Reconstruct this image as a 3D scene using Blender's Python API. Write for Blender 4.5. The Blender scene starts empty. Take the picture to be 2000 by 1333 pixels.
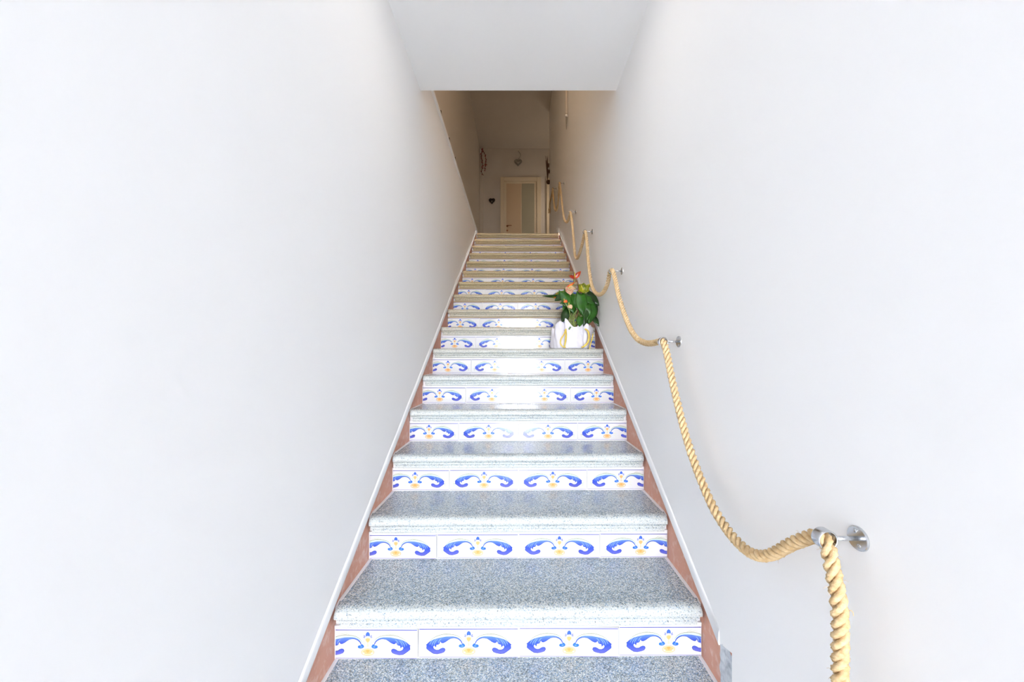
import bpy, bmesh, math, random
from mathutils import Vector, Matrix
from mathutils.noise import noise as pnoise
random.seed(7)
SC = bpy.context.scene
COL = SC.collection
EYE = 1.53                       # height of the lens above the hall floor

# ------------------------------------------------------------------ camera
cam = bpy.data.cameras.new('camera')
cam_ob = bpy.data.objects.new('camera', cam); COL.objects.link(cam_ob)
cam_ob.location = (0, 0, EYE); cam_ob.rotation_euler = (math.pi / 2, 0, 0)
cam.sensor_width = 36; cam.lens = 36 * 720 / 2000
cam.shift_x = -10.6 / 2000; cam.shift_y = 35.7 / 2000
cam.clip_start = .02; cam.clip_end = 200
SC.camera = cam_ob

# ------------------------------------------------------------------ daylight
world = bpy.data.worlds.new('sky'); SC.world = world; world.use_nodes = True
nt = world.node_tree; nt.nodes.clear()
w_out = nt.nodes.new('ShaderNodeOutputWorld'); w_bg = nt.nodes.new('ShaderNodeBackground')
w_tc = nt.nodes.new('ShaderNodeTexCoord'); w_sep = nt.nodes.new('ShaderNodeSeparateXYZ')
w_ramp = nt.nodes.new('ShaderNodeValToRGB'); w_map = nt.nodes.new('ShaderNodeMapRange')
w_map.inputs[1].default_value = -.2; w_map.inputs[2].default_value = 1
nt.links.new(w_tc.outputs['Generated'], w_sep.inputs[0]); nt.links.new(w_sep.outputs['Z'], w_map.inputs[0])
nt.links.new(w_map.outputs[0], w_ramp.inputs[0]); nt.links.new(w_ramp.outputs[0], w_bg.inputs['Color'])
e = w_ramp.color_ramp.elements
e[0].position = .25; e[0].color = (.97, .965, .96, 1); e[1].position = 1; e[1].color = (.55, .70, 1, 1)
w_bg.inputs['Strength'].default_value = 40
nt.links.new(w_bg.outputs[0], w_out.inputs[0])

def area(name, loc, rot, sx, sy, power, color, portal=False):
    l = bpy.data.lights.new(name, 'AREA'); l.shape = 'RECTANGLE'; l.size = sx; l.size_y = sy
    l.energy = power; l.color = color
    if portal: l.cycles.is_portal = True
    o = bpy.data.objects.new(name, l); COL.objects.link(o); o.location = loc; o.rotation_euler = rot
    return o
DOOR_X0, DOOR_X1, DOOR_H, FRONT_Y = -.55, .59, 3.05, -7.5
area('doorway_portal', ((DOOR_X0 + DOOR_X1) / 2, FRONT_Y, DOOR_H / 2), (math.pi / 2, 0, 0), DOOR_X1 - DOOR_X0, DOOR_H, 1, (1, 1, 1), True)
SC.view_settings.view_transform = 'Standard'; SC.view_settings.look = 'None'
SC.view_settings.exposure = 0.83; SC.view_settings.gamma = 1; SC.view_settings.use_curve_mapping = False
SC.cycles.use_denoising = True
SC.cycles.use_adaptive_sampling = True; SC.cycles.adaptive_threshold = .05
SC.cycles.max_bounces = 9; SC.cycles.diffuse_bounces = 8; SC.cycles.glossy_bounces = 4
SC.cycles.sample_clamp_indirect = 8

# ------------------------------------------------------------------ helpers
def lin(r, g, b):
    f = lambda c: (c / 255 / 12.92) if c / 255 <= .04045 else ((c / 255 + .055) / 1.055) ** 2.4
    return (f(r), f(g), f(b), 1)
def new_mat(name, color, rough=.6, metal=0, spec=.5, bump=None, var=None, coat=0):
    m = bpy.data.materials.new(name); m.use_nodes = True
    n = m.node_tree.nodes; L = m.node_tree.links; b = n['Principled BSDF']
    b.inputs['Base Color'].default_value = color; b.inputs['Roughness'].default_value = rough
    b.inputs['Metallic'].default_value = metal; b.inputs['Specular IOR Level'].default_value = spec
    b.inputs['Coat Weight'].default_value = coat
    tc = n.new('ShaderNodeTexCoord')
    if var:                                    # (scale, second colour, low, high)
        ns = n.new('ShaderNodeTexNoise'); ns.inputs['Scale'].default_value = var[0]; ns.inputs['Detail'].default_value = 6
        mr = n.new('ShaderNodeMapRange'); mr.inputs[1].default_value = var[2]; mr.inputs[2].default_value = var[3]
        mx = n.new('ShaderNodeMix'); mx.data_type = 'RGBA'
        mx.inputs[6].default_value = color; mx.inputs[7].default_value = var[1]
        L.new(tc.outputs['Object'], ns.inputs['Vector']); L.new(ns.outputs['Fac'], mr.inputs[0])
        L.new(mr.outputs[0], mx.inputs[0]); L.new(mx.outputs[2], b.inputs['Base Color'])
    if bump:                                   # (scale, strength, distance)
        nb = n.new('ShaderNodeTexNoise'); nb.inputs['Scale'].default_value = bump[0]; nb.inputs['Detail'].default_value = 5
        bp = n.new('ShaderNodeBump'); bp.inputs['Strength'].default_value = bump[1]; bp.inputs['Distance'].default_value = bump[2]
        L.new(tc.outputs['Object'], nb.inputs['Vector']); L.new(nb.outputs['Fac'], bp.inputs['Height']); L.new(bp.outputs[0], b.inputs['Normal'])
    return m
def vcol_mat(name, rough, coat=0, wave=None):
    m = new_mat(name, (1, 1, 1, 1), rough, coat=coat)
    n = m.node_tree.nodes; L = m.node_tree.links
    a = n.new('ShaderNodeVertexColor'); a.layer_name = 'paint'
    L.new(a.outputs[0], n['Principled BSDF'].inputs['Base Color'])
    if wave:
        nb = n.new('ShaderNodeTexNoise'); nb.inputs['Scale'].default_value = wave[0]; nb.inputs['Detail'].default_value = 1
        g = n.new('ShaderNodeNewGeometry')
        bp = n.new('ShaderNodeBump'); bp.inputs['Strength'].default_value = 1; bp.inputs['Distance'].default_value = wave[1]
        L.new(g.outputs['Position'], nb.inputs['Vector']); L.new(nb.outputs['Fac'], bp.inputs['Height']); L.new(bp.outputs[0], n['Principled BSDF'].inputs['Normal'])
    return m

def obj(name, verts, faces, m, parent=None, smooth=False, cols=None, mi=None, **props):
    me = bpy.data.meshes.new(name); me.from_pydata([tuple(v) for v in verts], [], faces)
    for mm in (m if isinstance(m, (list, tuple)) else [m]): me.materials.append(mm)
    if mi: me.polygons.foreach_set('material_index', mi)
    if cols:
        at = me.color_attributes.new('paint', 'FLOAT_COLOR', 'POINT')
        for i, c in enumerate(cols): at.data[i].color = c
    if smooth: me.polygons.foreach_set('use_smooth', [True] * len(me.polygons))
    me.update()
    o = bpy.data.objects.new(name, me); COL.objects.link(o)
    if parent: o.parent = parent
    for k, v in props.items(): o[k] = v
    return o
def empty(name, loc=(0, 0, 0), **props):
    o = bpy.data.objects.new(name, None); COL.objects.link(o); o.location = loc; o.empty_display_size = .05
    for k, v in props.items(): o[k] = v
    return o
def join(*parts):
    V, F = [], []
    for v, f in parts:
        k = len(V); V += list(v); F += [tuple(i + k for i in q) for q in f]
    return V, F
def box(x0, x1, y0, y1, z0, z1):
    V = [(x, y, z) for x in (x0, x1) for y in (y0, y1) for z in (z0, z1)]
    F = [(0, 1, 3, 2), (4, 6, 7, 5), (0, 4, 5, 1), (2, 3, 7, 6), (0, 2, 6, 4), (1, 5, 7, 3)]
    return V, F
def bevbox(x0, x1, y0, y1, z0, z1, r):
    bm = bmesh.new(); V, F = box(x0, x1, y0, y1, z0, z1)
    vs = [bm.verts.new(v) for v in V]
    for f in F: bm.faces.new([vs[i] for i in f])
    bmesh.ops.bevel(bm, geom=bm.edges[:], offset=r, segments=2, affect='EDGES', profile=.5)
    bm.verts.index_update()
    out = [v.co.copy() for v in bm.verts], [tuple(v.index for v in f.verts) for f in bm.faces]
    bm.free(); return out
def prism_x(poly, x0, x1):                     # polygon in (y, z), extruded along x
    n = len(poly)
    V = [(x0, y, z) for y, z in poly] + [(x1, y, z) for y, z in poly]
    F = [tuple(range(n))[::-1], tuple(range(n, 2 * n))] + [(i, (i + 1) % n, n + (i + 1) % n, n + i) for i in range(n)]
    return V, F
def prism_y(poly, y0, y1):                     # polygon in (x, z), extruded along y
    n = len(poly)
    V = [(x, y0, z) for x, z in poly] + [(x, y1, z) for x, z in poly]
    F = [tuple(range(n)), tuple(range(n, 2 * n))[::-1]] + [(i, n + i, n + (i + 1) % n, (i + 1) % n) for i in range(n)]
    return V, F
def tube(pts, rad, seg=8, caps=True, flat=1.0):
    pts = [Vector(p) for p in pts]; V, F = [], []
    t0 = (pts[1] - pts[0]).normalized()
    up = Vector((0, 0, 1)) if abs(t0.z) < .9 else Vector((1, 0, 0))
    nrm = (up - t0 * up.dot(t0)).normalized()
    for i, p in enumerate(pts):
        t = (pts[min(i + 1, len(pts) - 1)] - pts[max(i - 1, 0)]).normalized()
        nrm = (nrm - t * nrm.dot(t)).normalized(); bn = t.cross(nrm)
        r = rad[i] if isinstance(rad, (list, tuple)) else rad
        for k in range(seg):
            a = 2 * math.pi * k / seg
            V.append(p + nrm * (r * math.cos(a)) + bn * (r * flat * math.sin(a)))
    for i in range(len(pts) - 1):
        for k in range(seg):
            F.append((i * seg + k, i * seg + (k + 1) % seg, (i + 1) * seg + (k + 1) % seg, (i + 1) * seg + k))
    if caps:
        F.append(tuple(range(seg))[::-1]); F.append(tuple(range((len(pts) - 1) * seg, len(pts) * seg)))
    return V, F
def catmull(P, step):
    P = [Vector(p) for p in P]; out = []
    for i in range(len(P) - 1):
        p0, p1, p2, p3 = P[max(i - 1, 0)], P[i], P[i + 1], P[min(i + 2, len(P) - 1)]
        n = max(1, int((p2 - p1).length / step))
        for k in range(n):
            t = k / n
            out.append(.5 * ((2 * p1) + (p2 - p0) * t + (2 * p0 - 5 * p1 + 4 * p2 - p3) * t * t + (3 * p1 - p0 - 3 * p2 + p3) * t ** 3))
    out.append(P[-1]); return out
def lathe(prof, seg, axis='z', center=(0, 0, 0)):
    V, F = [], []; n = len(prof)
    for k in range(seg):
        a = 2 * math.pi * k / seg
        for r, h in prof:
            p = (r * math.cos(a), r * math.sin(a), h)
            if axis == 'x': p = (h, r * math.cos(a), r * math.sin(a))
            if axis == 'y': p = (r * math.sin(a), h, r * math.cos(a))
            V.append(tuple(p[i] + center[i] for i in range(3)))
    for k in range(seg):
        for i in range(n - 1):
            F.append((k * n + i, ((k + 1) % seg) * n + i, ((k + 1) % seg) * n + i + 1, k * n + i + 1))
    if prof[0][0] > 0: F.append(tuple(k * n for k in range(seg))[::-1])
    if prof[-1][0] > 0: F.append(tuple(k * n + n - 1 for k in range(seg)))
    return V, F

# ------------------------------------------------------------------ materials
M = {}
M['plaster'] = new_mat('white_plaster', (.935, .935, .935, 1), .75, spec=.25, bump=(14, .15, .004), var=(1.2, (.925, .925, .928, 1), .35, .7))
M['trim_white'] = new_mat('white_trim_paint', (.91, .915, .925, 1), .5, bump=(30, .2, .003))
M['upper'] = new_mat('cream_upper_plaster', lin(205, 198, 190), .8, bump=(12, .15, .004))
M['terracotta'] = new_mat('bare_terracotta_band', lin(214, 160, 138), .8, bump=(60, .5, .003), var=(34, lin(232, 205, 194), .52, .8))
M['cement'] = new_mat('bare_cement_patch', lin(205, 210, 216), .9, bump=(80, .8, .004), var=(55, lin(150, 160, 172), .45, .75))
M['grout'] = new_mat('white_grout', (.86, .87, .9, 1), .7, bump=(120, .3, .001))
M['grout_warm_lit'] = new_mat('sandy_warm_lit_grout', (.50, .40, .27, 1), .8, bump=(120, .3, .001))  # beige of the warm light on the upper steps, put into the grout colour
M['glaze'] = vcol_mat('printed_ceramic_glaze', .06, coat=.3, wave=(7, .0006))
M['floor'] = new_mat('hall_floor_tile', lin(205, 205, 205), .35)
M['pavement'] = new_mat('pale_pavement', lin(200, 190, 175), .9)
M['steel'] = new_mat('brushed_steel', (.62, .64, .67, 1), .22, metal=1)
M['dark_iron'] = new_mat('dark_iron', lin(70, 62, 55), .5, metal=.4)
M['rope'] = new_mat('jute_fibre', lin(222, 196, 154), .85, spec=.2, bump=(260, .6, .002), var=(90, lin(200, 164, 116), .4, .75))
M['door_beige'] = new_mat('warm_lit_beige_door_paint', lin(205, 180, 150), .4)
M['door_grey'] = new_mat('grey_green_shade_door', lin(165, 160, 140), .4)
M['door_frame'] = new_mat('cream_door_frame', lin(220, 205, 180), .45)
M['brass'] = new_mat('aged_brass', lin(150, 100, 70), .35, metal=.8)

def terrazzo():
    m = bpy.data.materials.new('terrazzo_stone'); m.use_nodes = True
    n = m.node_tree.nodes; L = m.node_tree.links; b = n['Principled BSDF']
    tc = n.new('ShaderNodeTexCoord')
    cur = None
    base = n.new('ShaderNodeTexNoise'); base.inputs['Scale'].default_value = 6; base.inputs['Detail'].default_value = 3
    L.new(tc.outputs['Object'], base.inputs['Vector'])
    bm_ = n.new('ShaderNodeMix'); bm_.data_type = 'RGBA'
    bm_.inputs[6].default_value = (.66, .64, .58, 1); bm_.inputs[7].default_value = (.46, .58, .72, 1)
    L.new(base.outputs['Fac'], bm_.inputs[0]); cur = bm_.outputs[2]
    for sc_, thr, c, seed in ((330, .34, (.80, .86, .84, 1), 0), (270, .28, (.15, .18, .20, 1), 3.7), (450, .34, (.30, .35, .36, 1), 8.1), (420, .2, (.20, .32, .48, 1), 5.2)):
        mp = n.new('ShaderNodeMapping'); mp.inputs['Location'].default_value = (seed, seed * 1.3, seed * .7)
        v = n.new('ShaderNodeTexVoronoi'); v.inputs['Scale'].default_value = sc_
        L.new(tc.outputs['Object'], mp.inputs[0]); L.new(mp.outputs[0], v.inputs['Vector'])
        sx = n.new('ShaderNodeSeparateColor'); L.new(v.outputs['Color'], sx.inputs[0])
        lt = n.new('ShaderNodeMath'); lt.operation = 'LESS_THAN'; lt.inputs[1].default_value = thr
        L.new(sx.outputs[0], lt.inputs[0])
        mx = n.new('ShaderNodeMix'); mx.data_type = 'RGBA'; mx.inputs[7].default_value = c
        L.new(lt.outputs[0], mx.inputs[0]); L.new(cur, mx.inputs[6]); cur = mx.outputs[2]
    # worn pale cement of the cast nosing, with a ragged limit
    a = n.new('ShaderNodeVertexColor'); a.layer_name = 'paint'
    sp = n.new('ShaderNodeSeparateColor'); L.new(a.outputs[0], sp.inputs[0])
    rn = n.new('ShaderNodeTexVoronoi'); rn.inputs['Scale'].default_value = 300; L.new(tc.outputs['Object'], rn.inputs['Vector']); rs = n.new('ShaderNodeSeparateColor'); L.new(rn.outputs['Color'], rs.inputs[0])
    ad = n.new('ShaderNodeMath'); ad.operation = 'MULTIPLY_ADD'; ad.inputs[1].default_value = 1.0; L.new(rs.outputs[1], ad.inputs[0]); L.new(sp.outputs[0], ad.inputs[2])
    mr = n.new('ShaderNodeMapRange'); mr.inputs[1].default_value = .85; mr.inputs[2].default_value = 1.1; L.new(ad.outputs[0], mr.inputs[0])
    ml = n.new('ShaderNodeMath'); ml.operation = 'MULTIPLY'; ml.inputs[1].default_value = .78; L.new(mr.outputs[0], ml.inputs[0])
    mx = n.new('ShaderNodeMix'); mx.data_type = 'RGBA'; mx.inputs[7].default_value = (.61, .64, .625, 1)
    L.new(ml.outputs[0], mx.inputs[0]); L.new(cur, mx.inputs[6])
    # the upper flight is cast in a sandier stone
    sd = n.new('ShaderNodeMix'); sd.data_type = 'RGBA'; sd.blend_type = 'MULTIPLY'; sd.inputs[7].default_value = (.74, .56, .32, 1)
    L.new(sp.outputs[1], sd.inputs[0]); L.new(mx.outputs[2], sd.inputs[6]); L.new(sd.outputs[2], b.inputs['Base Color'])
    rr = n.new('ShaderNodeMapRange'); rr.inputs[3].default_value = .16; rr.inputs[4].default_value = .5; L.new(mr.outputs[0], rr.inputs[0]); L.new(rr.outputs[0], b.inputs['Roughness'])
    bp = n.new('ShaderNodeBump'); bp.inputs['Strength'].default_value = .25; bp.inputs['Distance'].default_value = .001
    nb = n.new('ShaderNodeTexNoise'); nb.inputs['Scale'].default_value = 120; L.new(tc.outputs['Object'], nb.inputs['Vector'])
    L.new(nb.outputs['Fac'], bp.inputs['Height']); L.new(bp.outputs[0], b.inputs['Normal'])
    return m
M['terrazzo'] = terrazzo()

# ------------------------------------------------------------------ dimensions of the stair
RISE, RUN, Y0 = .1785, .2813, 1.226           # riser n stands at Y0 + n*RUN on tread level (n+3)*RISE
SKEW = .0127
XL, XR = -.605, .617                          # bare wall faces
PL, PR = -.593, .605                          # plaster faces
LAND = 19 * RISE                              # landing level, 3.3915
CEIL1 = EYE + 1.648; CEIL2 = EYE + 4.692; END_Y = 8.2
def slope(y): return .735 + .6345 * (y - 1.2)
YF = 1.2 - .735 / .6345                       # where the slope line meets the floor
YT = 1.2 + (LAND + .01 - .735) / .6345

# ------------------------------------------------------------------ the setting
def struct(name, vf, m, parent=None, **kw):
    o = obj(name, vf[0], vf[1], m, parent, **kw)
    if parent is None: o['kind'] = 'structure'
    return o
def sheared(vf, x_low, x_high, z0, z1):       # an old wall leans by a centimetre or so
    V, F = vf
    return [(x + (x_low if z < z0 else x_low + (x_high - x_low) * min(1, (z - z0) / (z1 - z0))), y, z) for x, y, z in V], F

struct('floor', box(-1.2, 1.2, FRONT_Y - .15, .38, -.1, 0), M['floor'])
wl = struct('wall_left', prism_x([(FRONT_Y, 0), (YF, 0), (YT, LAND), (FRONT_Y, LAND)], PL - .2, PL), M['plaster'])
def band(y_a, y_b, lo, hi, x0, x1):           # strip along the stair slope, between two offsets from the slope line
    pts = [(y_a, max(0, slope(y_a) + lo)), (y_b, slope(y_b) + lo), (y_b, slope(y_b) + hi), (y_a, slope(y_a) + hi)]
    return prism_x(pts, x0, x1)
def lower_poly(y_a, y_b):
    return [(y_a, 0.001), (y_b, LAND - .5), (y_b, slope(y_b) + .03), (y_a, slope(y_a) + .03)]
struct('base_band', prism_x([(YF, .001), (END_Y, .001), (END_Y, LAND - .03), (YT, LAND - .03), (YF, .03)], PL - .19, XL), M['terracotta'], wl, label='bare terracotta band under the plaster edge')
def edge_strip(name, y_a, y_b, w, x_wall, side, parent):
    n = 60; V = []; F = []
    for i in range(n + 1):
        y = y_a + (y_b - y_a) * i / n
        j = .0022 * pnoise(Vector((y * 9, 3.1, side))) + .0012 * pnoise(Vector((y * 31, 1.1, side)))
        z = slope(y) + j
        prof = [(x_wall + side * .012, z), (x_wall - side * .003, z + .0005), (x_wall - side * .0042, z + .006), (x_wall - side * .0035, z + w * .7), (x_wall - side * .0006, z + w), (x_wall + side * .012, z + w)]
        V += [(px, y, pz) for px, pz in prof]
    for i in range(n):
        for k in range(6):
            F.append((i * 6 + k, i * 6 + (k + 1) % 6, (i + 1) * 6 + (k + 1) % 6, (i + 1) * 6 + k))
    F += [tuple(range(6)), tuple(range(n * 6, n * 6 + 6))[::-1]]
    o = obj(name, V, F, M['trim_white'], parent, smooth=True); return o
bl = edge_strip('baseboard_left', YF, YT - .01, .05, PL, -1, None); bl['kind'] = 'structure'

YP = 1.104
wr = struct('wall_right', prism_x([(FRONT_Y, 0), (1.04, 0), (1.04, .70), (YP, .68), (YT, LAND), (6.98, LAND), (6.98, CEIL2), (2.0, CEIL2), (2.0, CEIL1 + .2), (FRONT_Y, CEIL1 + .2)], PR, PR + .2), M['plaster'])
struct('base_band', prism_x([(YP, .001), (END_Y, .001), (END_Y, LAND - .03), (YT, LAND - .03), (YP, slope(YP) + .02)], XR, PR + .19), M['terracotta'], wr, label='bare terracotta band under the plaster edge')
br = edge_strip('baseboard_right', YP, YT - .01, .05, PR, 1, None); br['kind'] = 'structure'
# chipped cement patch where the right plaster stops
V, F = [], []
ny, nz = 8, 60
for j in range(nz + 1):
    z = .69 * j / nz
    for i in range(ny + 1):
        y = 1.04 + (YP - 1.04) * i / ny
        if i in (0, ny): y += .006 * pnoise(Vector((z * 22, i, 2)))
        zz = z + (.01 * pnoise(Vector((y * 60, 5, 1))) if j == nz else 0)
        V.append((PR + .002 + .004 * pnoise(Vector((y * 40, z * 40, 0))), y, zz))
for j in range(nz):
    for i in range(ny):
        a = j * (ny + 1) + i; F.append((a, a + 1, a + ny + 2, a + ny + 1))
k = len(V); V += [(PR + .19, y, z) for (y, z) in ((1.04, 0), (YP, 0), (YP, .69), (1.04, .69))]
F += [(k, k + 1, k + 2, k + 3)[::-1]]
struct('cement_patch', (V, F), M['cement'], wr, label='rough grey cement patch at the foot of the plaster')

# lower ceiling = underside of the upper floor
cl = struct('ceiling', bevbox(-.80, .82, FRONT_Y - .15, 2.262, CEIL1, LAND - .005, .004), M['plaster'])
# front wall with the entrance doorway behind the viewer
struct('wall_front', join(box(-.80, DOOR_X0, FRONT_Y - .15, FRONT_Y, 0, CEIL1), box(DOOR_X1, .82, FRONT_Y - .15, FRONT_Y, 0, CEIL1), box(DOOR_X0, DOOR_X1, FRONT_Y - .15, FRONT_Y, DOOR_H, CEIL1)), M['plaster'])
struct('pavement', box(-9, 9, -26, FRONT_Y - .15, -.14, -.02), M['pavement'])
# upper storey shell
UL = -.84
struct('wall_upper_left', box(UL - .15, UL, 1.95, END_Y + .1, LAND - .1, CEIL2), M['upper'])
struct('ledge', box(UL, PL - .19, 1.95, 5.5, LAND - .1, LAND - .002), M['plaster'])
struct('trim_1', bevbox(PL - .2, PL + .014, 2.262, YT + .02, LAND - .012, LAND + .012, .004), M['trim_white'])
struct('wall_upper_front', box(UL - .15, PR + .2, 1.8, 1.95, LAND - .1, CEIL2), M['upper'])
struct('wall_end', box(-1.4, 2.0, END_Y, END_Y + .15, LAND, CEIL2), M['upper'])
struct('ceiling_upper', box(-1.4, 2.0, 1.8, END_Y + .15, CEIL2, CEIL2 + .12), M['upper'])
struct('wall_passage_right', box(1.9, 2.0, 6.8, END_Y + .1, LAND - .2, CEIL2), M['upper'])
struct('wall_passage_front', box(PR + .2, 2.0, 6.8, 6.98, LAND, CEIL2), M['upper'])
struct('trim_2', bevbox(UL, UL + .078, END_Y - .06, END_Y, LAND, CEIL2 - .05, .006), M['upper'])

# ------------------------------------------------------------------ stair
# tile print, traced as polygons on a 0.3333 x 0.098 m tile (crop units: 1890 wide, origin 50,700)
TW, TH = 1 / 3, .0975
def U(x, y): return ((x - 50) / 1890 * TW, (700 - y) / 575 * TH)
BLUE = (.030, .075, .54, 1); BLUE_D = (.014, .035, .27, 1); VIO = (.12, .13, .56, 1); CY = (.30, .55, .78, 1)
OLIVE = (.30, .30, .20, 1); ORG = (.86, .46, .18, 1); PEACH = (.90, .68, .42, 1); PALE = (.52, .56, .44, 1); WHT = (.76, .765, .785, 1)
SCROLL = [(880,425),(870,385),(845,345),(805,312),(760,292),(700,282),(640,282),(560,286),(500,298),(420,315),(340,338),(285,365),(245,400),(215,428),(188,446),(204,458),(196,480),(194,510),(208,532),(238,552),(270,580),(298,600),(330,614),(365,621),(400,622),(440,617),(480,608),(520,592),(543,572),(553,545),(548,520),(530,508),(505,503),(485,508),(465,520),(448,538),(430,546),(410,550),(385,549),(362,541),(345,530),(330,512),(325,492),(330,470),(350,462),(362,480),(376,497),(383,470),(388,445),(410,442),(432,436),(446,408),(458,374),(470,392),(485,408),(505,412),(530,402),(560,385),(590,362),(620,342),(660,324),(700,315),(740,314),(780,326),(815,346),(845,376),(865,424)]
GREENARC = [(905,400),(880,345),(840,300),(780,268),(700,248),(620,240),(540,240),(460,254),(390,278),(330,306),(280,342),(245,385),(285,368),(340,340),(420,318),(500,300),(600,286),(700,284),(790,306),(850,345),(880,390)]
CURL = [(902,420),(925,445),(930,470),(905,492),(870,502),(835,498),(812,484),(808,462),(820,444),(845,436),(868,440),(872,424),(885,415)]
def flip(P): return [(2000 - x - 5, y) for x, y in P]
def ell(cx, cy, rx, ry, n=20): return [(cx + rx * math.cos(2 * math.pi * i / n), cy + ry * math.sin(2 * math.pi * i / n)) for i in range(n)]
def stroke(P, w):                              # tapered brush stroke polygon
    P = [Vector(p) for p in P]; a, b = [], []
    for i, p in enumerate(P):
        t = (P[min(i + 1, len(P) - 1)] - P[max(i - 1, 0)]).normalized(); nn = Vector((-t.y, t.x))
        ww = w * (math.sin(math.pi * (i + .35) / (len(P) - .3))) / 2 + 1
        a.append(p + nn * ww); b.append(p - nn * ww)
    return [tuple(q) for q in a] + [tuple(q) for q in b[::-1]]
def scroll_col(x, y):
    if y > 500: f = min(1, (y - 500) / 90); return tuple(BLUE[i] * (1 - f) + VIO[i] * f for i in range(4))
    f = max(0, min(1, (400 - y) / 110)) * .30; return tuple(BLUE[i] * (1 - f) + CY[i] * f for i in range(4))
layers = []
def add(P, c, both=True, z=1):
    layers.append((P, c, z))
    if both: layers.append((flip(P), (lambda x, y, c=c: c(1995 - x, y)) if callable(c) else c, z))
for P in ([(540,190),(600,205),(650,235)], [(440,222),(520,215),(600,235)]): add(stroke(P, 14), PALE)
for P in ([(130,560),(160,530),(195,520)], [(120,500),(160,505),(195,518)], [(150,600),(175,565),(200,530)]): add(stroke(P, 14), PALE)
for P in ([(690,580),(740,560),(800,535)], [(700,500),(760,490),(810,500)], [(720,470),(770,478),(815,492)]): add(stroke(P, 15), (.74, .74, .62, 1))
add(GREENARC, (.58, .72, .66, 1))
add(stroke([(900,400),(872,345),(830,296),(770,264),(700,246),(600,238),(520,240),(440,258),(370,286),(310,322),(262,362),(225,410)], 10), OLIVE, z=2)
add(SCROLL, scroll_col, z=3)
for P in ([(300,470),(310,420),(340,370),(380,335)], [(345,455),(350,415),(375,370),(410,335)], [(425,425),(430,385),(450,350),(480,325)], [(260,440),(275,400),(310,362)]): add(stroke(P, 9), (.26, .44, .86, 1), z=4)
for P in ([(868,424),(848,378),(815,346),(780,325),(740,313),(700,314),(650,326)], [(650,326),(600,355),(560,386),(510,412)], [(510,412),(480,404),(458,374),(440,425),(390,443)], [(325,492),(345,530),(385,549),(430,546),(465,520),(505,503)], [(505,503),(540,512),(553,545),(530,585),(480,608)], [(480,608),(400,622),(330,614),(240,553),(200,520)], [(196,500),(205,455),(190,446),(225,416),(270,374)]): add(stroke(P, 7), BLUE_D, z=4)
add(CURL, (.03, .15, .66, 1), z=3); add(ell(875, 468, 22, 12, 10), (.16, .34, .80, 1), z=4)
add(ell(997, 572, 126, 74, 26), (.50, .36, .22, 1), False, 1); add(ell(997, 572, 117, 66, 26), (.80, .60, .36, 1), False, 2)
add(ell(997, 562, 88, 44, 18), (.80, .45, .20, 1), False, 3); add([(997,590),(970,556),(962,532),(997,520),(1032,532),(1024,556)], (.84, .36, .10, 1), False, 4)
for dx in (-80, 80): add(ell(997 + dx, 590, 20, 16, 10), (.86, .68, .62, 1), False, 4)
add([(952,300),(975,285),(1020,285),(1046,300),(1050,335),(1030,370),(1008,395),(1018,430),(1020,470),(975,470),(977,430),(988,395),(966,370),(948,335)], (.70, .60, .42, 1), False, 2)
add([(997,385),(962,345),(958,312),(997,298),(1038,312),(1034,345)], (.80, .42, .16, 1), False, 3)
add([(960,265),(958,225),(970,195),(997,175),(1026,195),(1038,225),(1036,265),(997,255)], (.05, .13, .62, 1), False, 3)
for s in (-1, 1): add([(997+s*40,262),(997+s*60,238),(997+s*82,238),(997+s*78,262),(997+s*90,290),(997+s*55,302),(997+s*48,285)], (.28, .30, .72, 1), False, 2)
for s in (-1, 1): add(stroke([(997+s*60,300),(997+s*75,360),(997+s*62,420),(997+s*30,470)], 12), (.48, .62, .42, 1), False, 1)

def tile_bm(x0, x1):
    """front of the tile faces -Y; the slab is 8 mm thick, print lies on the glaze"""
    bm = bmesh.new(); cl_ = bm.verts.layers.float_color.new('paint')
    def poly(P3, cs):
        vs = [bm.verts.new(p) for p in P3]
        for v, c in zip(vs, cs): v[cl_] = c
        return bm.faces.new(vs)
    V, F = bevbox(0, TW, 0, .008, 0, TH, .0012)
    vs = [bm.verts.new(v) for v in V]
    for v in vs: v[cl_] = WHT
    for f in F: bm.faces.new([vs[i] for i in f])
    for z0, z1 in ((.0932, .0960), (.0010, .0030)):
        c = (.09, .10, .42, 1) if z0 > .05 else (.26, .24, .52, 1)
        poly([(.002, -.0002, z0), (TW - .002, -.0002, z0), (TW - .002, -.0002, z1), (.002, -.0002, z1)], [c] * 4)
    for P, c, z in layers:
        a = sum(P[i][0] * P[(i + 1) % len(P)][1] - P[(i + 1) % len(P)][0] * P[i][1] for i in range(len(P)))
        if a > 0: P = P[::-1]
        pts = [U(*p) for p in P]
        f = poly([(u, -.00012 * (z + 1), v) for u, v in pts], [c(*p) if callable(c) else c for p in P])
    for f in bm.faces: f.normal_update()
    bad = [f for f in bm.faces if len(f.verts) > 4]
    for f in bad:
        if f.normal.y > .5: f.normal_flip()
    bmesh.ops.triangulate(bm, faces=bad, ngon_method='EAR_CLIP')
    for x, s in ((x0, -1), (x1, 1)):
        if 0 < x < TW:
            r = bmesh.ops.bisect_plane(bm, geom=bm.verts[:] + bm.edges[:] + bm.faces[:], plane_co=(x, 0, 0), plane_no=(s, 0, 0), clear_outer=True)
            cut = [e_ for e_ in r['geom_cut'] if isinstance(e_, bmesh.types.BMEdge)]
            bmesh.ops.edgeloop_fill(bm, edges=[e_ for e_ in cut if max(v.co.y for v in e_.verts) > 0])
    return bm
def tile_mesh(name, x0, x1):
    bm = tile_bm(x0, x1); me = bpy.data.meshes.new(name); bm.to_mesh(me); bm.free()
    me.materials.append(M['glaze']); return me
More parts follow.
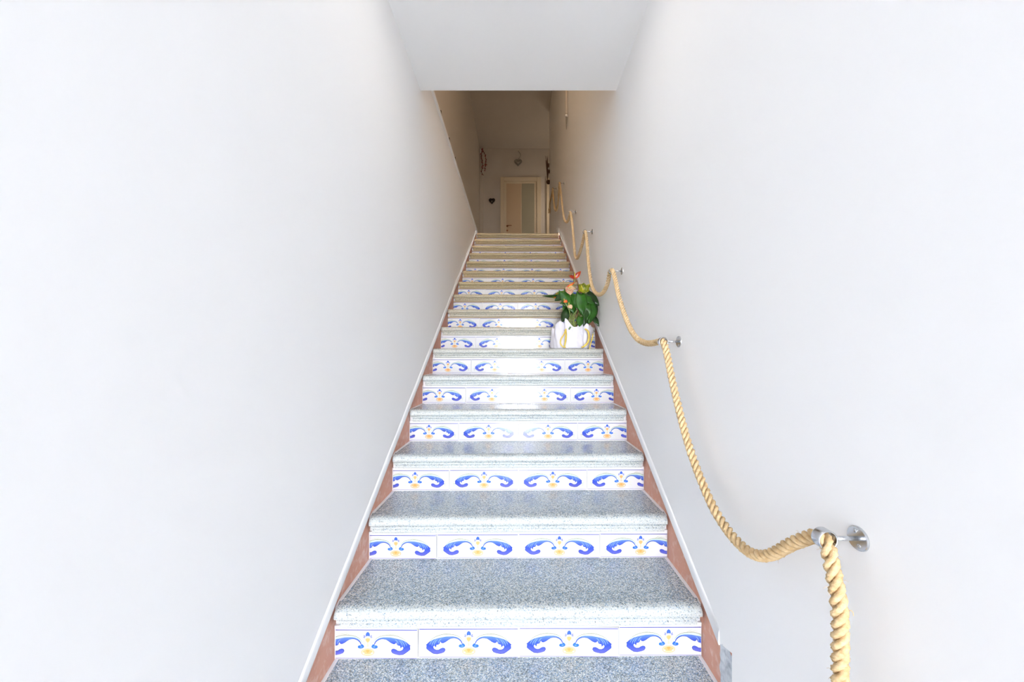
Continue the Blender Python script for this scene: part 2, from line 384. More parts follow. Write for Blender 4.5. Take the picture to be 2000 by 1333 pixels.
JX = .0047
LCUT = TW - ((JX - TW) - (XL + .003)); RCUT = (XR - .003) - (JX + TW)
meshes = [tile_mesh('tile', LCUT, TW), tile_mesh('tile', 0, TW), tile_mesh('tile', 0, TW), tile_mesh('tile', 0, RCUT)]
xs = [JX - 2 * TW, JX - TW, JX, JX + TW]

def sk(vf): return [(v[0], v[1] + SKEW * v[0], v[2]) for v in vf[0]], vf[1]
# nosing + tread profile, y measured from the riser face below, z from the tread top
PROF = [(RUN + .004, -.034), (RUN + .004, -.0008), (.10, -.0004), (.022, 0), (.006, 0), (-.002, -.0012), (-.012, -.004), (-.0195, -.009), (-.0245, -.016), (-.0255, -.023), (-.0235, -.030),
        (-.0195, -.0335), (-.0155, -.0365), (-.0195, -.0392), (-.0195, -.044), (-.0150, -.0465), (-.0125, -.049), (-.0152, -.0515), (-.0148, -.060), (-.011, -.0655), (-.003, -.067), (.02, -.067), (.03, -.034)]
NOSE = [0, 0, 0, .0, .25, .45, .65, .85, .8, .8, .8, .6, .5, .85, .85, .6, .5, .8, .9, .9, .9, .9, 0]
def slab_mesh(depth, seed, sand):
    rnd = random.Random(seed); nx = 46; V, F, C_ = [], [], []
    n = len(PROF); xa, xb = XL + .006, XR - .005
    chip = [rnd.uniform(-1, 1) for _ in range(4)]
    for i in range(nx + 1):
        x = xa + (xb - xa) * i / nx
        for k, (y, z) in enumerate(PROF):
            yy = y + (depth - RUN if k < 2 else 0)
            w = 0
            if 4 < k < 21: w = .0011 * pnoise(Vector((x * 17, z * 60, seed))) + .0008 * pnoise(Vector((x * 60, z * 160, seed + 9)))
            xx = x
            if i in (0, nx) and 10 < k < 21:      # the cast end of the moulding is broken back
                xx += (.014 + .004 * chip[0]) * (1 if i == 0 else -1) * min(1, (k - 10) / 4)
            if i in (0, nx) and k <= 10 and y < .02:
                xx += .004 * (1 if i == 0 else -1)
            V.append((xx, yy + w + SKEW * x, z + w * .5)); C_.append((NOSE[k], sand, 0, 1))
    for i in range(nx):
        for k in range(n): F.append((i * n + k, (i + 1) * n + k, (i + 1) * n + (k + 1) % n, i * n + (k + 1) % n))
    F += [tuple(range(n)), tuple(range(nx * n, (nx + 1) * n))[::-1]]
    return V, F, C_
stair = empty('staircase', (0, Y0 - 3 * RUN, 0), label='straight flight of terrazzo steps with blue and white tiled risers between white walls', category='staircase')
def rel(o, loc):
    o.location = Vector(loc)
rt = random.Random(5)
for n in range(-3, 16):
    y = Y0 + n * RUN; zb = (n + 3) * RISE; zt = zb + RISE
    # masonry core of the step, faced with white grout
    depth = RUN if n < 15 else .6
    V, F = sk(box(XL + .001, XR - .001, .009, depth + .009, 0 if n < 0 else -.02, RISE - .036))
    st = obj('step', V, F, M['grout'], stair); st.location = (0, y - (Y0 - 3 * RUN), zb)
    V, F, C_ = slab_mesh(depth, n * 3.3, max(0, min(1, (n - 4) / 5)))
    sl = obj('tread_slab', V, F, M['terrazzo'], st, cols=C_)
    sl.location = (0, 0, RISE)
    # pale grout beads where tiles meet the bare walls and under the nosing
    gb = obj('grout_bead', *sk(join(box(XL + .001, XR - .001, -.001, .012, TH + .0045, TH + .016), box(XL + .0005, XL + .004, .001, .01, .002, TH + .004), box(XR - .004, XR - .0005, .001, .01, .002, TH + .004))), M['grout_warm_lit' if n > 6 else 'grout'], st)
    for a_, b_ in ((XL + .0005, XL + .012), (XR - .012, XR - .0005)):
        obj('side_grout', *sk(prism_x([(.004, RISE - .03), (depth + .004, RISE - .03), (depth + .004, RISE + .0012), (.03, RISE + .001), (.004, RISE - .006)], a_, b_)), M['grout'], st)
    for k in range(4):
        t = bpy.data.objects.new('tile', meshes[k]); COL.objects.link(t); t.parent = st
        t.location = (xs[k] + .0011, SKEW * (xs[k] + TW / 2) - .0008 + rt.uniform(-.0004, .0004), .0035 + rt.uniform(-.0006, .0006))
        t.scale = ((TW - .0022) / TW, 1, 1)
        t.rotation_euler = (math.radians(rt.uniform(-.35, .35)), math.radians(rt.uniform(-.15, .15)), math.radians(rt.uniform(-.28, .12)))
# grout fillets along the sides of every tread (bare masonry shows behind them)
fl = struct('floor_landing', join(box(UL - .1, PL - .01, YT + .02, END_Y + .1, LAND - .2, LAND), box(PL - .01, XR - .001, Y0 + 15 * RUN + .6, END_Y + .1, LAND - .2, LAND), box(XR - .001, 1.95, 6.9, END_Y + .1, LAND - .2, LAND)), M['floor'])

# ------------------------------------------------------------------ rope handrail
RP = [(.546,.624,.70),(.546,.624,.80),(.546,.624,.926),(.546,.624,.984),(.546,.624,1.047),(.546,.624,1.09),(.546,.629,1.13),(.546,.640,1.171),(.5455,.647,1.197),(.545,.657,1.2115),(.546,.672,1.209),
(.548,.735,1.162),(.55,.793,1.111),(.55,.84,1.082),(.55,.891,1.071),(.55,.956,1.08),(.55,1.03,1.111),(.55,1.108,1.172),(.55,1.184,1.254),(.549,1.252,1.359),(.547,1.305,1.461),(.545,1.340,1.544),(.544,1.362,1.582),(.543,1.381,1.5965),(.543,1.402,1.598)]
RP += [(0.545,1.501,1.595),(0.545,1.580,1.601),(0.545,1.674,1.623),(0.545,1.772,1.673),(0.545,1.883,1.766),(0.545,1.978,1.866),(0.545,2.050,1.969),(0.545,2.094,2.022),(0.545,2.137,2.047),(0.545,2.175,2.044),(0.545,2.224,1.994),(0.545,2.316,1.959),(0.545,2.446,1.959),(0.545,2.592,2.002),(0.545,2.717,2.086),(0.545,2.815,2.242),(0.545,2.877,2.418),(0.545,2.931,2.524),(0.545,2.975,2.560),(0.545,3.009,2.551),(0.545,3.092,2.506),(0.545,3.232,2.460),(0.545,3.371,2.453),(0.545,3.491,2.520),(0.545,3.554,2.652),(0.545,3.654,2.861),(0.545,3.759,3.008),(0.545,3.813,3.051),(0.545,3.851,3.045),(0.545,3.948,3.022),(0.545,4.113,3.062),(0.545,4.317,3.186),(0.545,4.490,3.414),(0.545,4.649,3.662),(0.545,4.745,3.798),(0.545,4.803,3.799),(0.545,4.881,3.680),(0.545,5.037,3.602),(0.545,5.204,3.628),(0.545,5.420,3.767),(0.545,5.590,3.993),(0.545,5.679,4.150),(0.550,5.789,4.177),(0.562,6.094,4.223),(0.575,6.459,4.313),(0.588,6.731,4.355),(0.590,6.786,4.275)]

path = catmull(RP, .007)
def strands(path, parent):
    R0, r, pitch = .0068, .0066, .056
    fr = []; t0 = (path[1] - path[0]).normalized(); nrm = Vector((1, 0, 0)); nrm = (nrm - t0 * nrm.dot(t0)).normalized(); s = 0
    for i, p in enumerate(path):
        t = (path[min(i + 1, len(path) - 1)] - path[max(i - 1, 0)]).normalized()
        nrm = (nrm - t * nrm.dot(t)).normalized()
        if i: s += (p - path[i - 1]).length
        fr.append((p, nrm.copy(), t.cross(nrm), t, s))
    for k in range(3):
        V, F = [], []; seg = 8
        for p, a, b, t, s in fr:
            ph = 2 * math.pi * (s / pitch + k / 3)
            d = a * math.cos(ph) + b * math.sin(ph); c = p + d * R0
            e1 = d; e2 = (t.cross(d) * -1 + t * .55).normalized(); e2 = t.cross(d)
            for q in range(seg):
                an = 2 * math.pi * q / seg
                V.append(c + e1 * (r * math.cos(an)) + e2 * (r * 1.12 * math.sin(an)))
        for i in range(len(fr) - 1):
            for q in range(seg): F.append((i * seg + q, i * seg + (q + 1) % seg, (i + 1) * seg + (q + 1) % seg, (i + 1) * seg + q))
        F += [tuple(range(seg))[::-1], tuple(range((len(fr) - 1) * seg, len(fr) * seg))]
        obj('strand', V, F, M['rope'], parent, smooth=True)
rope = empty('rope_handrail', (0, 0, 0), label='thick twisted beige rope sagging between steel rings along the right wall', category='rope')
strands(path, rope)
# knot at the upper end
kp = Vector(RP[-1]); KV = []
for i in range(60):
    a = 2 * math.pi * i / 60
    KV.append(kp + Vector((.012 * math.sin(3 * a), .030 * math.cos(2 * a) * (1 + .3 * math.cos(3 * a)), .030 * math.sin(2 * a) * (1 + .3 * math.cos(3 * a)) - .01)))
KV.append(KV[0]); obj('knot', *tube(KV, .013, 7), M['rope'], rope, smooth=True)
# loose fibres
rf = random.Random(3); VV, FF = [], []
for i in range(260):
    p = path[int(rf.random() ** 2 * (len(path) - 2))]
    d = Vector((rf.uniform(-1, 1), rf.uniform(-1, 1), rf.uniform(-1, 1))).normalized(); q = p + d * .012; l = rf.uniform(.003, .007)
    v, f = tube([q, q + d * l * .6 + Vector((0, 0, .001)), q + d * l + Vector((rf.uniform(-.003, .003), 0, -.002))], .00022, 3)
    VV, FF = join((VV, FF), (v, f))
v, f = tube([(.556, .622, 1.105), (.563, .622, 1.106), (.5665, .622, 1.102), (.567, .622, 1.097)], .0007, 4); VV, FF = join((VV, FF), (v, f))
obj('loose_fibres', VV, FF, M['rope'], rope, kind='stuff')

# ------------------------------------------------------------------ steel rope brackets
HOLD = [(.654, 1.212), (1.381, 1.596), (2.131, 2.040), (2.975, 2.560), (3.808, 3.054), (4.766, 3.808), (5.702, 4.169)]
HL = ['steel rope bracket nearest the viewer, low on the right wall', 'steel rope bracket on the right wall, second from the viewer', 'steel rope bracket on the right wall just above the potted plant',
      'steel rope bracket on the right wall, fourth going up the stairs', 'steel rope bracket on the right wall, fifth going up the stairs', 'steel rope bracket high up near the stair top, at the highest rope loop', 'last steel rope bracket, deepest in the upper corridor']
def make_bracket():
    r = empty('rope_bracket', (PR, 0, 0))
    V, F = lathe([(0, -.0032), (.0195, -.0032), (.0210, -.0022), (.0214, 0)], 40, 'x')
    obj('flange', V, F, M['steel'], r, smooth=False)
    for s in (-1, 1):
        sv = lathe([(0, -.0046), (.0022, -.0045), (.0038, -.0034), (.0042, -.0028)], 16, 'x', (0, s * .004, s * .0118))
        obj('screw', *sv, M['steel'], r, smooth=True)
    obj('rod', *tube([(-.001, 0, 0), (-.02, 0, 0), (-.0445, 0, 0)], .0040, 14), M['steel'], r, smooth=True)
    V, F = [], []; seg = 40; prof = [(.0146, -.0085), (.0154, -.0095), (.0166, -.0092), (.0172, -.0075), (.0172, .0075), (.0166, .0092), (.0154, .0095), (.0146, .0085)]
    V, F = lathe(prof + [prof[0]], seg, 'y', (-.0605, 0, 0))
    F = [f for f in F if len(f) == 4]
    ring = obj('ring', V, F, M['steel'], r, smooth=True)
    return r
proto = make_bracket()
for i, (y, z) in enumerate(HOLD):
    if i == 0: b = proto
    else:
        b = proto.copy(); COL.objects.link(b)
        for ch in proto.children:
            c = ch.copy(); COL.objects.link(c); c.parent = b
    b.location = (PR, y, z); b['label'] = HL[i]; b['category'] = 'bracket'; b['group'] = 'steel brackets holding the rope handrail'

# ------------------------------------------------------------------ potted anthurium
PX, PY, PZ = .392, 2.765, 9 * RISE
plant = empty('potted_anthurium', (PX, PY, PZ), label='anthurium with red and green flowers in a white wrapped pot on the steps', category='plant')
M['paper'] = new_mat('white_wrap_paper', (.76, .75, .83, 1), .5, bump=(30, .6, .006))
M['soil'] = new_mat('dark_soil', lin(50, 38, 28), .95, bump=(90, 1, .006))
M['pot'] = new_mat('terracotta_plastic_pot', lin(150, 95, 70), .5)
M['ribbon'] = new_mat('gold_ribbon', lin(214, 190, 60), .3, spec=.7, var=(30, lin(190, 150, 30), .4, .7))
M['leaf'] = new_mat('glossy_leaf', lin(42, 98, 16), .28, spec=.6, var=(25, lin(26, 74, 16), .35, .7))
M['leaf_dark'] = new_mat('dark_glossy_leaf', lin(26, 64, 14), .28, spec=.6, var=(25, lin(16, 46, 14), .35, .7))
M['leaf_red'] = new_mat('reddening_leaf', lin(92, 110, 26), .35, var=(38, lin(205, 92, 24), .45, .6))
M['spathe_red'] = new_mat('red_spathe', lin(150, 38, 16), .3, var=(50, lin(196, 72, 24), .45, .65))
M['spathe_orange'] = new_mat('orange_red_spathe', lin(210, 62, 30), .3, var=(60, lin(232, 130, 44), .45, .65))
M['spathe_cream'] = new_mat('faded_cream_spathe', lin(206, 186, 156), .4, var=(110, lin(196, 120, 96), .45, .62))
M['spathe_green'] = new_mat('yellow_green_spathe', lin(134, 134, 16), .35, var=(40, lin(96, 112, 14), .4, .7))
M['stem'] = new_mat('pale_green_stem', lin(140, 158, 84), .45)
M['stem_red'] = new_mat('reddish_stem', lin(126, 70, 52), .45)
M['spadix'] = new_mat('yellow_spadix', lin(206, 190, 70), .5, bump=(600, .5, .001))
obj('pot', *lathe([(.062, .002), (.066, .004), (.083, .125), (.087, .128), (.087, .142), (.081, .142), (.078, .125), (.0, .122)], 32), M['pot'], plant, smooth=True)
obj('soil', *lathe([(.0, .127), (.04, .130), (.079, .126)], 24), M['soil'], plant, smooth=True)
# wrap: folded sheet with pointed top edge
V, F = [], []; na, nh = 144, 16
def wrap_h(a):                                # a = angle, -90 deg faces the viewer
    d = math.degrees(a) % 360
    keys = [(0, .150), (20, .17), (45, .165), (90, .15), (140, .165), (175, .165), (195, .150), (212, .185), (228, .205), (238, .196), (242, .176), (247, .222), (254, .215), (266, .180), (276, .155), (286, .158), (297, .196), (306, .205), (315, .185), (325, .165), (338, .178), (348, .165), (360, .150)]
    for (x0, h0), (x1, h1) in zip(keys, keys[1:]):
        if x0 <= d <= x1: return h0 + (h1 - h0) * (d - x0) / (x1 - x0)
    return .15
for i in range(na):
    a = 2 * math.pi * i / na; H = wrap_h(a)
    for j in range(nh + 1):
        t = j / nh; z = .001 + H * t
        r = .146 - .020 * t + .040 * t * max(0, math.cos(a)) - .006 * math.exp(-(t / .06) ** 2)
        fold = .0055 * math.sin(a * 7 + 1.6 * math.sin(a * 3 + t * 2)) * (.25 + t) + .0022 * math.sin(a * 19 + 9 * t)
        fold += .006 * pnoise(Vector((math.cos(a) * 3, math.sin(a) * 3, t * 3)))
        fold -= .034 * math.exp(-((math.degrees(a) - 241.5) / 3.2) ** 2) * min(1, t * 3) + .018 * math.exp(-((math.degrees(a) - 312) / 3) ** 2)
        r += fold
        sx, sy = 1.0, .80
        V.append((r * math.cos(a) * sx, r * math.sin(a) * sy, z))
for i in range(na):
    for j in range(nh):
        F.append((i * (nh + 1) + j, ((i + 1) % na) * (nh + 1) + j, ((i + 1) % na) * (nh + 1) + j + 1, i * (nh + 1) + j + 1))
wrap = obj('wrap', V, F, M['paper'], plant, smooth=True)
sm = wrap.modifiers.new('thickness', 'SOLIDIFY'); sm.thickness = .0012
F2 = [tuple(range(na))]
def px(x, y, d=0.):                           # plant-local metres, d = towards the viewer
    return Vector(((x - 1112.8) / 260.4, -d, (682 - y) / 260.4))
def ribbon(name, P, w, parent=plant):
    P = catmull(P, .006); V, F = [], []
    for i, p in enumerate(P):
        t = (P[min(i + 1, len(P) - 1)] - P[max(i - 1, 0)]).normalized()
        s = t.cross(Vector((0, 1, .15))).normalized() * w * 1.35 * (.35 + .65 * math.sin(math.pi * (i + 2) / (len(P) + 3)) ** .5)
        V += [p - s, p + s, p + s + Vector((0, .001, 0)), p - s + Vector((0, .001, 0))]
    for i in range(len(P) - 1):
        for k in range(4): F.append((i * 4 + k, i * 4 + (k + 1) % 4, i * 4 + 4 + (k + 1) % 4, i * 4 + 4 + k))
    F += [(0, 1, 2, 3), tuple(range(len(V) - 4, len(V)))[::-1]]
    return obj(name, V, F, M['ribbon'], parent, smooth=True)
D = .130
ribbon('ribbon', [px(1101, 646, D), px(1097, 656, D), px(1092, 664, D), px(1091, 673, D), px(1096, 679, D), px(1101, 680, D)], .0035)
ribbon('ribbon', [px(1101, 645, D), px(1101, 660, D + .004), px(1100, 670, D), px(1098, 679, D)], .0045)
ribbon('ribbon', [px(1136, 645, D), px(1142, 650, D + .003), px(1144, 660, D), px(1142, 670, D), px(1136, 677, D - .002), px(1130, 680, D)], .0055)
ribbon('ribbon', [px(1152, 654, D - .01), px(1150, 664, D - .005), px(1147, 673, D), px(1145, 680, D + .004), px(1144.5, 685, D + .014)], .003)
tw = obj('tag', *bevbox(-.006, .006, -.001, 0, -.012, .012, .0004), M['leaf'], plant); tw.location = px(1108, 644, D + .004); tw.rotation_euler = (0, .6, 0)

def blade(name, base, tip, width, m, parent=plant, droop=.12, lobes=True, tilt=0., cup=.0, nu=10, nv=8):
    """heart-shaped leaf from the stalk joint to the pointed tip"""
    B, T = Vector(base), Vector(tip); ax = T - B; L = ax.length; ax.normalize()
    view = Vector((0, -1, .35)).normalized()
    s = ax.cross(view).normalized(); nrm = s.cross(ax).normalized()
    s, nrm = (s * math.cos(tilt) + nrm * math.sin(tilt)), (nrm * math.cos(tilt) - s * math.sin(tilt))
    V, F = [], []
    for i in range(nu + 1):
        u = i / nu
        w = width * .5 * (math.sin(math.pi * min(1, (u * .86 + .14))) ** .75) * (1 - .25 * u) * 1.12
        if i == nu: w = width * .012
        for j in range(nv + 1):
            v = -1 + 2 * j / nv
            back = (-.20 * L * (abs(v) ** 1.5) * (1 - u) ** 3) if lobes else 0
            hgt = -droop * L * (u ** 2) - .10 * width * abs(v) ** 1.5 + cup * width * v * v + .03 * width * math.sin(u * 9 + v * 2)
            V.append(B + ax * (u * L + back) + s * (w * v) + nrm * (hgt + droop * L * .5 * u))
    for i in range(nu):
        for j in range(nv):
            a = i * (nv + 1) + j; F.append((a, a + 1, a + nv + 2, a + nv + 1))
    o = obj(name, V, F, m, parent, smooth=True)
    md = o.modifiers.new('thickness', 'SOLIDIFY'); md.thickness = .0007
    return o
def stem(a, b, m=None, r=.0022, bend=.02, name='stem', parent=plant):
    a, b = Vector(a), Vector(b); c = (a + b) / 2 + Vector(((b.x - a.x) * -.25, 0, bend))
    P = [a * (1 - t) ** 2 + c * 2 * t * (1 - t) + b * t * t for t in [i / 8 for i in range(9)]]
    return obj(name, *tube(P, r, 6), m or M['stem'], parent, smooth=True)
ROOT = [Vector((rf.uniform(-.025, .03) + .02, rf.uniform(-.03, .03), .125)) for _ in range(40)]
LV = [  # base px, tip px, width m, depth base/tip, material, tilt
 ((1101, 573), (1077, 583), .050, .02, .06, 'leaf_red', .3), ((1094, 580), (1058, 583.5), .030, .03, .09, 'leaf_dark', 1.1),
 ((1102, 576), (1082, 590), .060, .05, .08, 'leaf_dark', .2), ((1098, 573), (1112, 606), .085, .06, .09, 'leaf', 0),
 ((1112, 588), (1092, 594), .05, .03, .05, 'leaf', -.2), ((1110, 586), (1118, 614), .085, .05, .09, 'leaf', .2),
 ((1122, 576), (1126, 604), .10, .04, .08, 'leaf', -.1), ((1132, 578), (1134, 618), .10, .07, .11, 'leaf', .1),
 ((1144, 574), (1168, 598), .085, .03, .05, 'leaf_dark', -.2), ((1141, 580), (1158, 596), .08, .05, .07, 'leaf', .3),
 ((1150, 596), (1146, 634), .12, .06, .09, 'leaf', 0), ((1156, 592), (1160, 622), .075, .02, .04, 'leaf_dark', -.3),
 ((1157, 618), (1168, 638), .05, .03, .05, 'leaf_dark', .1), ((1108, 606), (1095, 630), .075, .05, .09, 'leaf_dark', -.1),
 ((1103, 600), (1108, 628), .055, .03, .05, 'leaf', .3), ((1130, 622), (1127, 640), .060, .09, .125, 'leaf', 0),
 ((1140, 600), (1142, 628), .09, .08, .10, 'leaf', -.2), ((1120, 590), (1112, 612), .07, .02, .02, 'leaf_dark', .4),
 ((1128, 585), (1118, 600), .07, -.02, -.04, 'leaf_dark', 0), ((1135, 575), (1150, 585), .07, -.03, -.05, 'leaf_dark', .2),
 ((1147, 604), (1136, 640), .06, .08, .115, 'leaf_dark', .4), ((1115, 596), (1132, 616), .06, 0, .02, 'leaf_dark', .5)]
for i, (b, t, w, d0, d1, m, ti) in enumerate(LV):
    B, T = px(*b, d0), px(*t, d1)
    lf = blade('leaf', B, T, w * .88, M[m], tilt=ti)
    if m == 'leaf_red': lf['label'] = 'leaf turning orange red'
    stem(ROOT[i], B, M['stem_red'] if i % 5 == 2 else None)
# flowers: spathe with a spadix, on a stalk
def flower(c, wings, m, mat_lab, sp_tip, d):
    C0 = px(*c, d)
    stem(ROOT[30 + len(mat_lab) % 8], C0, None, .0024, .01)
    first = None
    for (tip, w, ti) in wings:
        o = blade('spathe', C0, px(*tip, d + .015), w, M[m], tilt=ti, droop=-.15, lobes=False, cup=.25)
        o['label'] = mat_lab
        first = first or o
    T = px(*sp_tip, d + .012)
    obj('spadix', *tube([C0, C0 * .6 + T * .4, C0 * .2 + T * .8, T], [.003, .0036, .003, .001], 8), M['spadix'], first, smooth=True)
flower((1123, 543), [((1110.5, 540), .026, .3), ((1134, 531), .034, -.2)], 'spathe_red', 'dark red flower bract', (1121.5, 532), .0)
flower((1104, 567), [((1121, 556), .032, .5)], 'spathe_orange', 'orange red flower bract', (1116, 559), .04)
flower((1108, 566), [((1111, 581), .058, .0), ((1120, 571), .042, .2), ((1104, 573), .040, 0)], 'spathe_cream', 'faded cream and pink flower bract', (1114, 566), .075)
flower((1137, 570), [((1126, 560), .05, 0), ((1138, 577), .085, .1), ((1147, 562), .06, -.2), ((1137, 556), .06, .2)], 'spathe_green', 'yellow green flower bract', (1131, 557), .05)
flower((1144, 563), [((1155, 558), .032, .2)], 'spathe_green', 'yellow green flower bract', (1150, 556), .03)
flower((1108, 600), [((1112, 608), .034, 0)], 'spathe_cream', 'small faded peach flower bract', (1107, 595), .10)
flower((1099, 592), [((1104, 596), .028, 0)], 'spathe_orange', 'small orange flower bract', (1098, 588), .10)
for i in range(12):
    stem((rf.uniform(-.03, .07), rf.uniform(-.05, .02), .12), px(rf.uniform(1108, 1140), rf.uniform(595, 615), rf.uniform(.0, .05)), M['stem_red'] if i % 4 == 0 else None, .002, 0)

# ------------------------------------------------------------------ things on the upper floor
dr = empty('door_1', (0, END_Y, LAND), kind='structure', label='beige interior door with cream frame at the end of the corridor')
x0, x1, h = -.29, .425, 2.08
obj('door_leaf', *bevbox(x0, x1, -.035, -.005, .005, h, .002), M['door_frame'], dr)
obj('light_split_panel', *bevbox(x0 + .05, x0 + .37, -.042, -.034, .06, h - .05, .003), M['door_beige'], dr)  # door split and tints stand in for warm light on the door's left half
obj('light_split_panel', *bevbox(x0 + .39, x1 - .05, -.042, -.034, .06, h - .05, .003), M['door_grey'], dr, label='door half tinted grey green where the warm light is missing')
obj('door_frame', *join(bevbox(x0 - .085, x0 - .003, -.055, 0, 0, h + .09, .006), bevbox(x1 + .003, x1 + .10, -.055, 0, 0, h + .09, .006), bevbox(x0 - .003, x1 + .003, -.055, 0, h + .004, h + .09, .006)), M['door_frame'], dr)
hd = obj('door_handle', *join(lathe([(.022, 0), (.022, -.006), (.009, -.01), (.008, -.04)], 16, 'y'), tube([(0, -.04, 0), (.05, -.045, 0), (.10, -.043, 0)], .008, 8)), M['brass'], dr, smooth=True); hd.location = (-.225, -.040, 1.09)
kh = obj('keyhole_plate', *lathe([(.0, -.004), (.018, -.004), (.02, 0)], 16, 'y'), M['brass'], dr, smooth=True); kh.location = (-.225, -.040, .99)
d2 = empty('door_2', (0, END_Y, LAND), kind='structure', label='second door beside the first, seen only by its cream frame')
obj('door_frame', *join(bevbox(.645, .715, -.06, 0, 0, 2.15, .006), bevbox(1.50, 1.57, -.06, 0, 0, 2.15, .006), bevbox(.715, 1.50, -.06, 0, 2.08, 2.15, .006)), M['door_frame'], d2)
obj('door_leaf', *bevbox(.718, 1.497, -.03, -.005, .005, 2.077, .002), M['door_beige'], d2)
obj('hinge', *tube([(.718, -.066, .98), (.718, -.066, 1.10)], .012, 8), M['dark_iron'], d2)

def heart(s, n=40):
    return [(s * 16 * math.sin(t) ** 3 / 34, s * (13 * math.cos(t) - 5 * math.cos(2 * t) - 2 * math.cos(3 * t) - math.cos(4 * t)) / 34) for t in [2 * math.pi * i / n for i in range(n)]]
M['wicker_dark'] = new_mat('dark_wicker', lin(38, 28, 24), .8)
M['silver'] = new_mat('dull_silver', lin(150, 146, 140), .4, metal=.5)
M['red_berry'] = new_mat('dull_red_berries', lin(150, 62, 58), .5)
M['twig'] = new_mat('brown_twig', lin(96, 66, 48), .8)
# dark wicker heart
wh = empty('wicker_heart', (-.565, END_Y - .02, 5.05), label='small dark wicker heart hanging on the end wall left of the door', category='wall decoration')
rh = random.Random(11)
for k in range(4):
    P = [(x * (1 - .1 * k) + rh.uniform(-.004, .004), -.012 * (k % 2), z * (1 - .1 * k)) for x, z in heart(.135)]; P.append(P[0])
    obj('wicker_ring', *tube(P, .0085, 6), M['wicker_dark'], wh, smooth=True)
for sx_ in (-1, 1): obj('rosette', *lathe([(0, -.03), (.014, -.026), (.024, -.012), (.02, 0)], 10, 'y', (sx_ * .028, 0, .012)), M['wicker_dark'], wh, smooth=True)
obj('rosette', *lathe([(0, -.03), (.010, -.026), (.016, -.012), (.014, 0)], 10, 'y', (0, 0, -.03)), M['silver'], wh, smooth=True, label='pale small rosette')
# silver heart hanging from a ribbon
sh = empty('silver_heart', (.015, END_Y - .03, 5.90), label='grey metal heart on a curled ribbon high on the end wall', category='wall decoration')
for k, r_ in ((0, .010), (1, .007)):
    P = [(x * (1 - .35 * k), 0, z * (1 - .35 * k)) for x, z in heart(.165)]; P.append(P[0]); obj('heart_frame', *tube(P, r_, 8), M['silver'], sh, smooth=True)
obj('ribbon', *tube(catmull([(0, 0, .05), (.02, -.01, .09), (.055, -.01, .14), (.05, 0, .19), (.015, 0, .235), (.0, 0, .255)], .02), .006, 6, flat=.4), M['silver'], sh, smooth=True)
# red berry garland
gr = empty('berry_garland', (-.745, END_Y - .09, 5.60), label='dull red berry garland hanging in the upper left corner of the end wall', category='garland')
P = catmull([(-.03, 0, .56), (-.05, 0, .40), (-.02, 0, .22), (-.04, 0, .05), (.0, 0, -.02)], .03)
obj('twig', *tube(P, .006, 6), M['twig'], gr, smooth=True)
P2 = catmull([(-.03, 0, .56), (.04, 0, .40), (.05, 0, .22), (.02, 0, .08)], .03); obj('twig', *tube(P2, .005, 6), M['twig'], gr, smooth=True)
for k in range(46):
    q = rh.choice(P + P2) + Vector((rh.uniform(-.02, .02), rh.uniform(-.03, .01), rh.uniform(-.02, .02)))
    obj('berry', *lathe([(0, -.012), (.009, -.008), (.012, 0), (.009, .008), (0, .012)], 7, 'z', tuple(q)), M['red_berry'], gr, smooth=True)
# dried twig bunch at the end of the right wall
tb = empty('twig_bunch', (.565, 6.9, 4.88), label='dried brown twig bunch with a knot hanging at the end of the right wall', category='wall decoration')
for k in range(9):
    a = rh.uniform(-.05, .045); P = catmull([(0, 0, .0), (a * .4, -.01, .15), (a, rh.uniform(-.03, 0), rh.uniform(.3, .46))], .04)
    obj('twig', *tube(P, [.006 * (1 - .6 * i / len(P)) for i in range(len(P))], 5), M['twig'], tb, smooth=True)
obj('knot', *lathe([(0, -.045), (.03, -.03), (.042, 0), (.03, .03), (0, .045)], 12, 'z', (.015, 0, -.03)), M['twig'], tb, smooth=True)
obj('leaf_spray', *join(*[lathe([(0, -.05), (.012, -.02), (.014, .02), (0, .05)], 6, 'z', (.02 + rh.uniform(-.02, .02), -.02, rh.uniform(.15, .32))) for k in range(5)]), M['twig'], tb, smooth=True, kind='stuff')
# slim hanging fitting on the right wall
wf = empty('wall_pendant', (PR - .02, 4.40, 4.27), label='slim pale pendant with a round knob high on the right wall', category='pendant')
obj('spindle', *lathe([(0, 0), (.004, .01), (.009, .12), (.010, .155)], 12, 'z'), M['silver'], wf, smooth=True)
obj('knob', *lathe([(0, .150), (.012, .154), (.017, .168), (.012, .182), (0, .186)], 14, 'z'), M['trim_white'], wf, smooth=True)
obj('conduit', *bevbox(-.014, .014, -.008, .018, .19, 1.8, .003), M['upper'], wf)
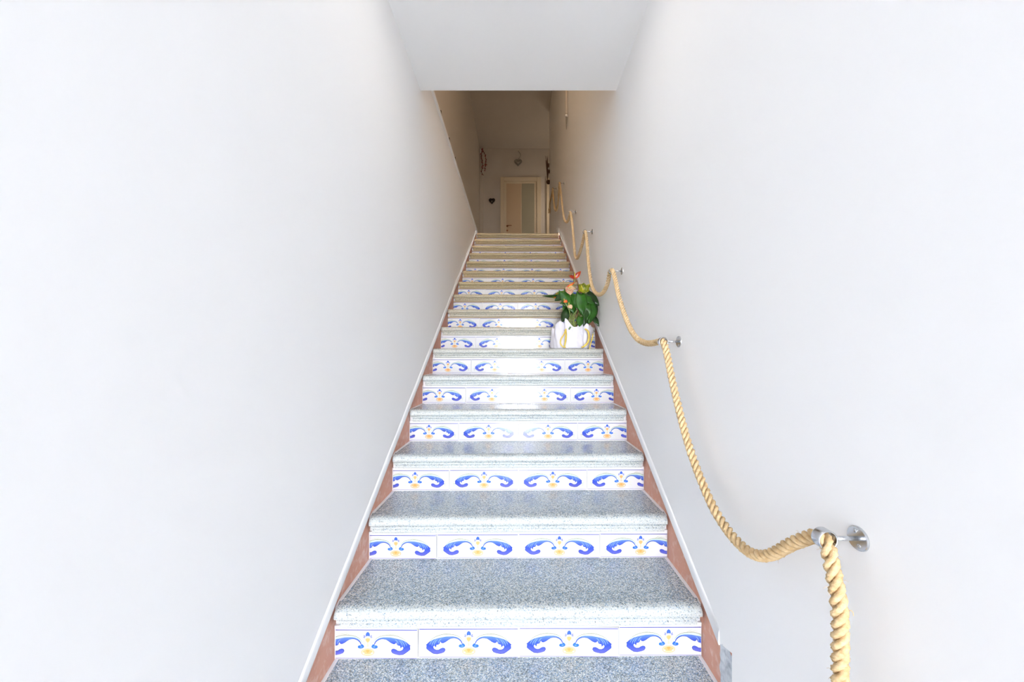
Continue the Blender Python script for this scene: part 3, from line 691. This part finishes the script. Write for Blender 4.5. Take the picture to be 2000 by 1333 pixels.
# iron scrolls on the ledge
SL = ['small dark iron scroll on the left ledge, nearest the viewer', 'small dark iron scroll on the left ledge, second going back', 'small dark iron scroll on the left ledge, third going back', 'tiny dark iron scroll on the left ledge, furthest back']
for i, (y, s) in enumerate(((2.84, 1), (3.19, 1), (3.49, .95), (3.98, .5))):
    P = [(0, .010 * math.cos(a) * (1 - a / 9), .034 + .016 * math.sin(a) * (1 - a / 9)) for a in [k * .4 for k in range(15)]][::-1]
    P += [(0, .02, .028), (0, .05, .018), (0, .085, .012), (0, .12, .006)]
    c = obj('iron_scroll', *tube([(p[0], p[1] * s, p[2] * s) for p in P], .0048, 6), M['dark_iron'], smooth=True, label=SL[i], category='ornament', group='iron scrolls on the left ledge')
    c.location = (PL + .002, y, LAND + .008)
# warm ceiling lamp added out of view to light the upper steps and corridor
lamp = empty('added_ceiling_lamp', (-.1, 2.75, CEIL2), label='added round ceiling lamp over the stairwell, unseen warm light for the upper steps', category='lamp')
obj('added_lamp_canopy', *lathe([(.10, 0), (.10, -.02), (.09, -.03), (0, -.03)], 24), M['trim_white'], lamp, smooth=True)
ll = bpy.data.lights.new('added_lamp_light', 'AREA'); ll.shape = 'DISK'; ll.size = .3; ll.energy = 10; ll.color = (1, .73, .46)
lo = bpy.data.objects.new('added_lamp_light', ll); COL.objects.link(lo); lo.location = (-.1, 2.75, CEIL2 - .05)

hall = empty('hall_fill_lamp', (.0, 1.38, CEIL1), label='added flush white ceiling lamp over the foot of the stairs, fill light from above the view', category='lamp')  # added out of view to even out the brightness of the stair walls
obj('fill_lamp_base', *lathe([(.17, .001), (.17, -.012), (.165, -.018), (0, -.018)], 40), M['trim_white'], hall, smooth=True)
hl = bpy.data.lights.new('hall_fill_light', 'AREA'); hl.shape = 'DISK'; hl.size = .32; hl.energy = 1.3; hl.color = (1, .93, .84)
ho = bpy.data.objects.new('hall_fill_light', hl); COL.objects.link(ho); ho.location = (0, 1.38, CEIL1 - .022)

pl = empty('fill_globe', (1.0, 7.85, 4.8), label='added white globe in the unseen side passage at the top, fill light for the corridor', category='lamp')  # added unseen round the corner to brighten the end wall and upper ceiling
obj('added_globe', *lathe([(0, -.09), (.05, -.075), (.08, -.04), (.09, 0), (.08, .04), (.05, .075), (.02, .088)], 24), M['trim_white'], pl, smooth=True)
obj('added_globe_cord', *tube([(0, 0, .085), (0, 0, CEIL2 - 4.8)], .004, 6), M['trim_white'], pl)
for i_, (dx, dz) in enumerate(((-.13, -.10),)):
    g = bpy.data.lights.new('globe_fill_light', 'POINT'); g.energy = 4; g.color = (1, .86, .68); g.shadow_soft_size = .12
    go = bpy.data.objects.new('globe_fill_light', g); COL.objects.link(go); go.location = (1.0, 7.62, 4.8)
